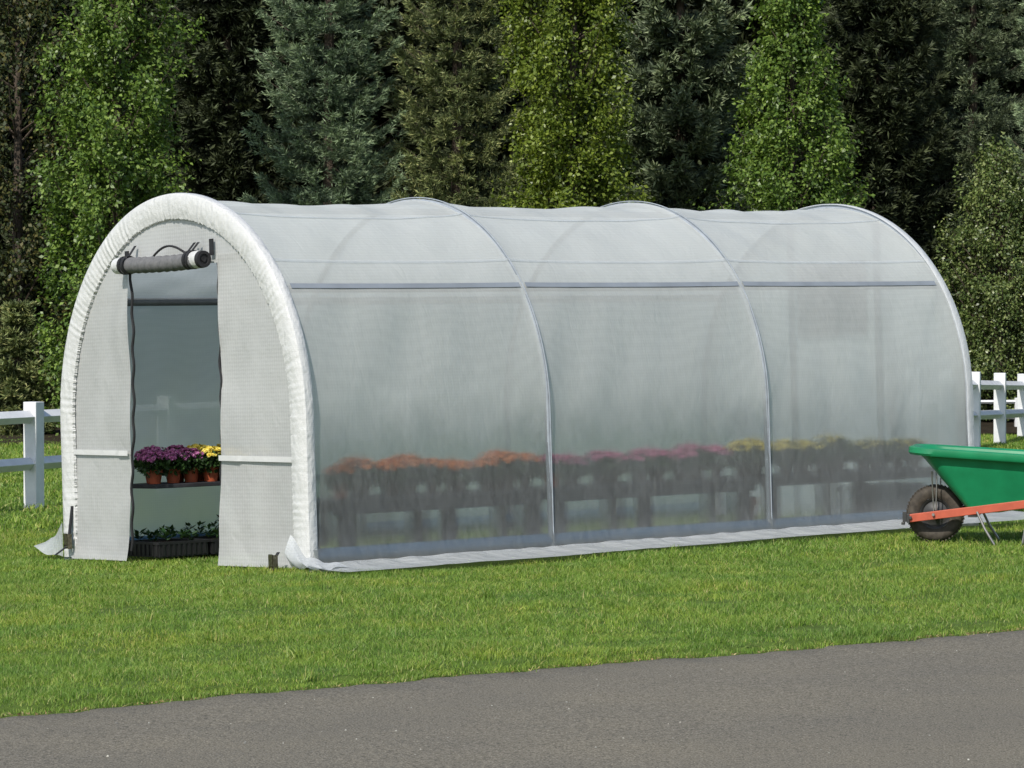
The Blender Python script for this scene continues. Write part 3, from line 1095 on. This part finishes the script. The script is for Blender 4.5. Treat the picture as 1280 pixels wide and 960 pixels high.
MB().tube([(-.17 + .42 * k / 14, -.045, 2.0 + .065 * math.sin(math.pi * (k / 14) ** .9)) for k in range(15)], .008, 6).build('pull_cord', M['black'], gh)

# tie down straps with ratchet buckles
for x, y, z, up in ((-1.372, -.045, .06, .24), (1.30, -.13, -.02, .06)):
    st = MB().add([(x - .014, y + .03, z + up), (x + .014, y + .03, z + up), (x + .020, y - .006, z + .02), (x - .010, y - .006, z + .02),
                   (x - .014, y + .036, z + up), (x + .014, y + .036, z + up), (x + .020, y + .002, z + .02), (x - .010, y + .002, z + .02)],
                  [(0, 3, 2, 1), (4, 5, 6, 7), (0, 1, 5, 4), (1, 2, 6, 5), (2, 3, 7, 6), (3, 0, 4, 7)]).build('tie_strap', M['black'], gh)
    mb = MB()
    mb.box((x - .028, y - .03, z - .06), (x - .020, y + .004, z + .045))
    mb.box((x + .026, y - .03, z - .06), (x + .034, y + .004, z + .045))
    mb.lathe([(.016, x - .026), (.016, x + .032)], 10, (0, y - .014, z + .012), 'X', True, True)
    mb.lathe([(.009, x - .026), (.009, x + .032)], 8, (0, y - .02, z - .045), 'X', True, True)
    mb.box((x - .018, y - .036, z - .03), (x + .024, y - .030, z + .05))
    mb.build('ratchet_buckle', M['brass'], gh, smooth=False, bevel=.002)
    MB().add([(x - .012, y - .02, z - .04), (x + .018, y - .02, z - .04), (x - .03, y - .09, z - .10), (x - .06, y - .09, z - .10),
              (x - .012, y - .014, z - .04), (x + .018, y - .014, z - .04), (x - .03, y - .084, z - .10), (x - .06, y - .084, z - .10)],
             [(0, 3, 2, 1), (4, 5, 6, 7), (0, 1, 5, 4), (1, 2, 6, 5), (2, 3, 7, 6), (3, 0, 4, 7)]).build('tie_strap', M['black'], gh)

# loose skirt lying on the grass along the long side
rg = np.random.default_rng(31)
ww = [(rg.uniform(3, 40), rg.uniform(0, 6.28), rg.uniform(.2, 1)) for _ in range(18)]
rows = []
NYS = 420
for i in range(9):
    u = i / 8
    row = []
    for j in range(NYS):
        y = -.10 + (LEN + .42) * j / (NYS - 1)
        w = .47 + .04 * math.sin(1.1 * y) + .02 * math.sin(4.3 * y + 1)
        n1 = sum(a * math.sin(k * y + p + u * 2.0) for k, p, a in ww) / 5
        x = 1.585 + w * u
        z = -.052 + .005 * y - .014 * u + .013 * n1 * (1.2 - u * .6) * (0.35 + u * (1 - u) * 3) + .02 * (1 - u) ** 3
        row.append((x, y, max(z, ZB + .005 * y + .024)))
    rows.append(row)
MB().grid(rows).build('ground_skirt', M['skirt'], gh)
# bunched corner of the skirt by the door end and the flap on the other side
rows = []
for i in range(22):
    u = i / 21
    row = []
    for j in range(18):
        v = j / 17
        x = 1.35 + u * .50
        y = -.035 - .05 * math.sin(math.pi * v) * (1 - u * .5) + .16 * u * v - .06 * u
        z = ZB + .03 + v * (.13 * max(0, 1 - u / .4) ** 1.4 + .05 * (1 - u) + .02) + .016 * math.sin(17 * u + 7 * v) * (1 - .6 * u)
        row.append((x, y, max(z, ZB + .01)))
    rows.append(row)
MB().grid(rows).build('skirt_corner', M['skirt'], gh)
rows = []
for i in range(12):
    u = i / 11
    row = []
    for j in range(8):
        v = j / 7
        x = -1.50 - u * .44
        y = -.02 + .02 * u
        z = ZB + .03 + .055 * u ** 2 + v * (.20 * (1 - u) + .035) + .01 * math.sin(8 * u + v)
        row.append((x, y + .12 * v * u, z))
    rows.append(row)
MB().grid(rows).build('skirt_corner', M['skirt'], gh)

# rear wall, its window and the rear door poles
rows = []
for i in range(60):
    z = ZB + (H0 + R - .03 - ZB) * i / 59
    hw = (R - .02) if z < H0 else math.sqrt(max(1e-5, (R - .02) ** 2 - (z - H0) ** 2))
    rows.append([(hw - 2 * hw * j / 40, LEN - .015 + .006 * math.sin(5 * (hw - 2 * hw * j / 40) + 3 * z), z) for j in range(41)])
MB().grid(rows).build('rear_wall', M['rear'], gh)
win = MB().box((-.28, LEN - .05, 1.40), (.42, LEN - .042, 1.93)).build('rear_window', M['screen'], gh, smooth=False)
mb = MB()
for (lo, hi) in (((-.31, LEN - .06, 1.37), (-.28, LEN - .04, 1.96)), ((.42, LEN - .06, 1.37), (.45, LEN - .04, 1.96)), ((-.28, LEN - .06, 1.37), (.42, LEN - .04, 1.40)), ((-.28, LEN - .06, 1.93), (.42, LEN - .04, 1.96))):
    mb.box(lo, hi)
mb.build('window_frame', M['roll'], win, smooth=False)
for x in (-.36, .60):
    zt = H0 + math.sqrt((R - .05) ** 2 - x * x)
    MB().tube([(x, LEN - .07, ZB), (x, LEN - .07, zt)], .026, 8).build('rear_pole', M['greysteel'], gh)


# ------------------------------------------------------------------ benches and plants
def bench(x0, x1, y0, y1, top, label, legs, apron):
    cx, cy = (x0 + x1) / 2, (y0 + y1) / 2
    root = empty('potting_bench', (cx, cy, ZB), local=True)
    tag(root, label, 'bench')
    h = top - ZB
    MB().box((x0 - cx, y0 - cy, h - .028), (x1 - cx, y1 - cy, h)).build('bench_top', M['bench'], root, smooth=False, bevel=.004)
    if apron:
        for xx in (x1 - cx - .03, x0 - cx + .03):
            MB().box((xx - .012, y0 - cy + .02, h - .028 - apron), (xx + .012, y1 - cy - .02, h - .0285)).build('apron', M['bench'], root, smooth=False)
    for yy in legs:
        for xx in (x1 - cx - .075, x0 - cx + .075):
            MB().box((xx - .028, yy - cy - .055, -.02), (xx + .028, yy - cy + .055, h - .0285)).build('leg', M['bench'], root, smooth=False)
    return root


bench(.78, 1.30, .32, 2.12, .355, 'dark bench of orange chrysanthemums inside the fabric, nearest the doorway', (.47, 1.32, 2.05), .075)
bench(.78, 1.30, 2.15, 4.10, .355, 'dark bench of pink chrysanthemums inside the fabric, along the middle bay', (2.27, 3.05, 4.0), .07)
bench(.78, 1.30, 4.13, 5.95, .355, 'dark bench of yellow chrysanthemums inside the fabric, along the farthest bay', (4.27, 5.17), .05)
bench(-1.30, -.78, .32, 2.2, .44, 'dark bench seen through the doorway carrying purple and yellow pots', (1.32, 2.1), 0)


def make_mum(kind, seed, pot_mat, nf=150):
    rg = np.random.default_rng(seed)
    root = empty('potted_chrysanthemum', (0, 0, 0))
    mb = MB()
    mb.lathe([(.045, 0), (.047, .001), (.062, .088), (.069, .088), (.072, .112), (.066, .112), (.064, .096)], 18, cap0=True)
    pot = mb.build('pot', M[pot_mat], root)
    MB().lathe([(.0005, .098), (.064, .097)], 14).build('soil', M['soil'], pot)
    n = 560
    u = unit(rg.normal(0, 1, (n, 3)))
    rr = rg.uniform(.35, 1, n) ** .5
    c = np.stack([u[:, 0] * rr * .118, u[:, 1] * rr * .118, .150 + u[:, 2] * rr * .080], -1)
    d = unit(u * np.array([1, 1, .5]) + rg.normal(0, .5, (n, 3)))
    sd = unit(np.cross(d, rg.normal(0, 1, (n, 3))))
    Lf = rg.uniform(.028, .05, n)
    V, Q = rhombi(c, d, sd, Lf, Lf * .6)
    np_mesh('foliage', V, Q, None, M['mumleaf'], root)
    # flower heads: little domes of petals over the crown
    vs, qs = [], []
    k = 0
    for i in range(nf):
        a, el = rg.uniform(0, 6.28), rg.uniform(.20, 1.0)
        q = np.array([math.cos(a) * math.cos(el * 1.5), math.sin(a) * math.cos(el * 1.5), math.sin(el * 1.5)])
        p = np.array([0, 0, .165]) + q * np.array([.122, .122, .078]) * rg.uniform(.80, 1.16)
        nrm = unit(q + rg.normal(0, .25, 3))
        t1 = unit(np.cross(nrm, [.3, .7, .2]))
        t2 = np.cross(nrm, t1)
        fr = rg.uniform(.014, .022)
        for ring, (f, up, np_) in enumerate(((1.0, .25, 8), (.6, .6, 6))):
            for b in range(np_):
                th = 2 * math.pi * (b + ring * .5) / np_
                o = t1 * math.cos(th) + t2 * math.sin(th)
                sdv = -t1 * math.sin(th) + t2 * math.cos(th)
                v = [p, p + o * fr * f * .55 + sdv * fr * .32 + nrm * fr * up * .8, p + o * fr * f + nrm * fr * up, p + o * fr * f * .55 - sdv * fr * .32 + nrm * fr * up * .8]
                vs += v
                qs.append((k, k + 1, k + 2, k + 3))
                k += 4
    np_mesh('blossoms', np.array(vs), np.array(qs), None, M[kind], root)
    return root


protos = {}
ORD = ['first', 'second', 'third', 'fourth', 'fifth', 'sixth', 'seventh', 'eighth', 'ninth', 'tenth', 'eleventh', 'twelfth']


def place_mum(kind, x, y, z, label, group, i, sc=1.0, pot='terracotta', nf=150):
    key = (kind, i % 3, pot, nf)
    if key not in protos:
        o = protos[key] = make_mum(kind, hash_seed(kind) + i % 3, pot, nf)
    else:
        o = copy_tree(protos[key])
    o.matrix_world = GH @ Matrix.Translation((x, y, z)) @ Matrix.Rotation(i * 1.9, 4, 'Z') @ Matrix.Scale(sc, 4)
    tag(o, label, 'potted flower', group)


def hash_seed(s):
    return sum(ord(ch) * (k + 3) for k, ch in enumerate(s))


pr = random.Random(4)
LZ = .441
seen = {'purple': 0, 'yellow': 0}
for i, (kind, y) in enumerate((('purple', .41), ('purple', .56), ('purple', .72), ('yellow', .86), ('yellow', 1.0), ('yellow', 1.15), ('yellow', 1.31))):
    k = seen[kind]
    seen[kind] += 1
    place_mum(kind, -.93 + pr.uniform(-.03, .02), y, LZ, '%s chrysanthemum in a terracotta pot through the doorway, %s %s one from the front' % (kind, ORD[k], kind),
              'pots on the bench through the doorway', i, pr.uniform(.88, .97))
for i, (kind, y) in enumerate((('purple', .52), ('purple', .72), ('yellow', .9), ('yellow', 1.1))):
    place_mum(kind, -1.14, y, LZ, '%s chrysanthemum in the back line of the doorway bench, behind the %s %s pot' % (kind, ORD[i % 2], kind), 'pots in the back line of the doorway bench', i + 1, 1.0)
RZ = .356
for kind, ys_ in (('orange', [.44, .66, .86, 1.06, 1.24, 1.44, 1.66, 1.86, 2.04]), ('pink', [2.26, 2.46, 2.66, 2.84, 3.02, 3.22, 3.42, 3.62, 3.80]),
                  ('yellow', [4.00, 4.22, 4.44, 4.64, 4.84, 5.04, 5.24, 5.44, 5.64, 5.82])):
    for i, y in enumerate(ys_):
        hi = pr.uniform(.80, 1.02)
        if i == 0 and kind == 'orange':
            hi = .85
        place_mum(kind, 1.17 + pr.uniform(-.03, .03), y + pr.uniform(-.02, .02), RZ, '%s chrysanthemum showing dimly through the side fabric, %s of the %s ones from the doorway' % (kind, ORD[i], kind),
                  '%s chrysanthemums behind the side fabric' % kind, i + len(kind), hi, 'terracotta' if i == 0 and kind != 'yellow' else 'shaded_pot', 22 if kind == 'yellow' and i > 3 else (90 if i % 3 == 1 else 150))
        if i % 2 == 1:
            place_mum(kind, .93 + pr.uniform(-.03, .03), y + .1, RZ, '%s chrysanthemum in the back line of the side bench, behind the %s %s one' % (kind, ORD[i], kind),
                      '%s chrysanthemums in the back line' % kind, i + 1, hi * 1.02, 'shaded_pot', 22 if kind == 'yellow' and i > 2 else 120)


def seed_tray(x0, y0, label, seed, nx=4, ny=2):
    rg = np.random.default_rng(seed)
    w, l, h = .50, .40, .105
    root = empty('seed_tray', (x0, y0, -.06), local=True)
    tag(root, label, 'seed tray', 'seed trays inside the doorway')
    mb = MB()
    mb.box((0, 0, 0), (w, l, .008))
    for (lo, hi) in (((0, 0, .0085), (w, .006, h * .82)), ((0, l - .006, .0085), (w, l, h * .82)), ((0, .0065, .0085), (.006, l - .0065, h * .82)), ((w - .006, .0065, .0085), (w, l - .0065, h * .82))):
        mb.box(lo, hi)
    mb.box((-.008, -.010, h * .825), (w + .008, .012, h))
    mb.box((-.008, l - .012, h * .825), (w + .008, l + .010, h))
    mb.box((-.008, .0125, h * .825), (.012, l - .0125, h))
    mb.box((w - .012, .0125, h * .825), (w + .008, l - .0125, h))
    for k in range(9):                      # upright cell ribs
        xx = .03 + k * (w - .06) / 8
        mb.box((xx - .012, -.007, .009), (xx + .012, -.0005, h * .82))
        yy = .03 + k * (l - .06) / 8
        mb.box((w + .0005, yy - .010, .009), (w + .007, yy + .010, h * .82))
    tr = mb.build('tray', M['tray'], root, smooth=False)
    MB().box((.013, .013, h * .5), (w - .013, l - .013, h * .86)).build('soil', M['soil'], tr, smooth=False)
    for a in range(nx):
        for b in range(ny):
            cx, cy = (a + .5) * w / nx + rg.normal(0, .01), (b + .5) * l / ny + rg.normal(0, .01)
            hh = rg.uniform(.06, .11) * (1.5 if (a, b) == (1, 1) else 1)
            m = 26
            lv = np.sort(rg.uniform(.15, 1, m))
            az = rg.uniform(0, 6.28, m)
            c = np.stack([np.full(m, cx), np.full(m, cy), h * .85 + lv * hh], -1)
            d = unit(np.stack([np.cos(az), np.sin(az), rg.uniform(.1, .9, m)], -1))
            sd = unit(np.cross(d, np.array([0, 0, 1.0]) + rg.normal(0, .3, (m, 3))))
            Lf = rg.uniform(.035, .07, m)
            V, Q = rhombi(c, d, sd, Lf, Lf * .42)
            np_mesh('seedling', V, Q, None, M['seedleaf'], root)


seed_tray(-1.14, .24, 'black cell tray of seedlings on the grass in the doorway, nearest the front', 1)
seed_tray(-1.13, .67, 'black cell tray of seedlings on the grass, second in from the doorway', 2)
seed_tray(-1.12, 1.10, 'black cell tray of seedlings on the grass, farthest in from the doorway', 3)

o = empty('tall_pot', (1.12, 4.12, ZB + .025), local=True)
tag(o, 'tall plain terracotta pot standing under the benches by the third rib', 'pot')
pt = MB().lathe([(.055, 0), (.058, .002), (.075, .21), (.088, .21), (.09, .27), (.08, .27), (.072, .20)], 20, cap0=True).build('pot_wall', M['terracotta'], o)
MB().lathe([(.0005, .215), (.073, .214)], 16).build('soil', M['soil'], o)
o = empty('storage_crate', (1.02, 5.62, ZB + .03), local=True)
tag(o, 'dark grey crate under the far end of the yellow flower bench', 'crate')
mb = MB().box((-.2, -.24, 0), (.2, .24, .30))
mb.box((-.215, -.255, .2505), (.215, .255, .285))
mb.build('crate_body', M['crate'], o, smooth=False, bevel=.006)
mb = MB()
for k in range(5):
    mb.box((.2005, -.21 + k * .1, .03), (.208, -.18 + k * .1, .25))
mb.build('crate_ribs', M['crate'], o, smooth=False)

# ------------------------------------------------------------------ wheelbarrow
wx, wy = at(1170, 22.6)
YB = math.atan2(RIGHT[1], RIGHT[0])
wb = empty('wheelbarrow', (wx, wy, float(gz(wx, wy)) + .01), YB + rad(-13))
tag(wb, 'green tubbed wheelbarrow with orange handles parked on the grass at the greenhouse', 'wheelbarrow')
# wheel (axle along local y, towards the camera is -y)
wh = empty('wheel', (0, 0, 0)); wh.parent = wb; wh.location = (0, 0, .190); wh.matrix_parent_inverse = Matrix()
mb = MB()
tp = [(.108, -.040), (.125, -.052), (.155, -.057), (.178, -.050), (.192, -.030), (.197, 0.0), (.192, .030), (.178, .050), (.155, .057), (.125, .052), (.108, .040), (.108, -.040)]
mb.lathe(tp, 48, axis='Y')
for k in range(48):                          # tread lugs
    a = 2 * math.pi * k / 48
    mm = Matrix.Rotation(a, 4, 'Y')
    mb.box((-.005, -.036, .1915), (.005, -.010, .2005), mm)
    mm2 = Matrix.Rotation(a + .065, 4, 'Y')
    mb.box((-.005, .010, .1915), (.005, .036, .2005), mm2)
mb.build('tyre', M['rubber'], wh)
mb = MB()
mb.lathe([(.0005, -.03), (.022, -.03), (.024, -.045), (.05, -.022), (.085, -.018), (.098, -.034), (.107, -.036), (.107, .036), (.098, .034), (.085, .018), (.05, .022), (.024, .045), (.022, .03), (.0005, .03)], 32, axis='Y')
mb.build('rim', M['hub'], wh)
mb = MB().lathe([(.010, -.17), (.010, .17)], 10, axis='Y', cap0=True, cap1=True)
mb.build('axle', M['rod'], wh)
# handles: two flat orange bars
for s in (-1, 1):
    mb = MB()
    p0, p1 = Vector((-.165, s * .115, .160)), Vector((1.35, s * .285, .375))
    d = (p1 - p0)
    t_ = d.normalized()
    u_ = Vector((0, 0, 1)) - t_ * t_.z
    u_.normalize()
    w_ = t_.cross(u_)
    mm = Matrix((( t_.x, w_.x, u_.x, p0.x), (t_.y, w_.y, u_.y, p0.y), (t_.z, w_.z, u_.z, p0.z), (0, 0, 0, 1)))
    mb.box((0, -.016, -.028), (d.length, .016, .028), mm)
    mb.build('handle', M['handle'], wb, smooth=False, bevel=.004)
mb = MB()                                    # nose bracket
mb.box((-.185, -.135, .128), (-.166, .135, .190))
mb.box((-.215, -.128, .135), (-.186, -.112, .205))
mb.box((-.215, .112, .135), (-.186, .128, .205))
mb.box((-.222, -.14, .115), (-.200, -.10, .133))
mb.lathe([(.012, -.150), (.012, -.137)], 8, (-.16, 0, .165), 'Y', True, True)
mb.build('nose_bracket', M['hub'], wb, smooth=False, bevel=.002)


def rrect(x0, x1, hw0, hw1, rc, z0, z1, n=10):
    """rounded trapezoid outline, front x0 half width hw0, back x1 half width hw1"""
    cs = [(x0 + rc, -hw0 + rc, math.pi, 1.5 * math.pi), (x1 - rc, -hw1 + rc, 1.5 * math.pi, 2 * math.pi), (x1 - rc, hw1 - rc, 0, .5 * math.pi), (x0 + rc, hw0 - rc, .5 * math.pi, math.pi)]
    pts = []
    for cx, cy, a0, a1 in cs:
        for k in range(n):
            a = a0 + (a1 - a0) * k / (n - 1)
            x, y = cx + rc * math.cos(a), cy + rc * math.sin(a)
            pts.append((x, y, z0 + (z1 - z0) * (x - x0) / (x1 - x0)))
    return pts


def lerp_ring(a, b, t, bulge=0):
    return [tuple(p[i] * (1 - t) + q[i] * t for i in range(3)) for p, q in zip(a, b)]


bot = rrect(.25, .98, .17, .22, .05, .205, .300)
rim_o = rrect(-.135, 1.18, .27, .35, .16, .655, .580)
rings = [lerp_ring(bot, rim_o, t) for t in (0, .04, .2, .4, .6, .8, 1.0)]
lip1 = rrect(-.155, 1.20, .29, .37, .175, .663, .588)
lip2 = rrect(-.172, 1.217, .307, .387, .19, .656, .581)
lip3 = rrect(-.176, 1.221, .311, .391, .19, .622, .545)
lip4 = rrect(-.166, 1.211, .301, .381, .185, .606, .530)
inn = [lerp_ring(rrect(.26, .97, .16, .21, .05, .217, .312), rrect(-.125, 1.17, .26, .34, .155, .651, .576), t) for t in (1.0, .6, .2, 0)]
seq = rings[:-1] + [rrect(-.120, 1.165, .255, .335, .15, .628, .555), lip4, lip3, lip2, lip1] + inn
mb = MB()
nr = len(bot)
mb.add([p for r in seq for p in r],
       [(i * nr + k, i * nr + (k + 1) % nr, (i + 1) * nr + (k + 1) % nr, (i + 1) * nr + k) for i in range(len(seq) - 1) for k in range(nr)]
       + [tuple(range(nr - 1, -1, -1)), tuple((len(seq) - 1) * nr + k for k in range(nr))])
mb.build('tub', M['tub'], wb)
for s in (-1, 1):                            # braces from tub front to handles
    MB().tube([(-.01, s * .16, .485), (-.012, s * .150, .47), (.0, s * .135, .215)], .0055, 6).build('brace', M['rod'], wb)
    MB().tube([(.02, s * .155, .450), (.022, s * .145, .44), (.015, s * .137, .218)], .0045, 6).build('brace', M['rod'], wb)
    MB().tube([(.30, s * .185, .215), (.355, s * .20, .10), (.415, s * .215, .005), (.43, s * .215, -.025), (.60, s * .22, -.025), (.615, s * .22, .01), (.64, s * .215, .16), (.66, s * .21, .285)], .009, 8).build('leg', M['rod'], wb)
mb = MB().box((.24, -.20, .178), (.30, .20, .190))
mb.build('cross_bar', M['hub'], wb, smooth=False)
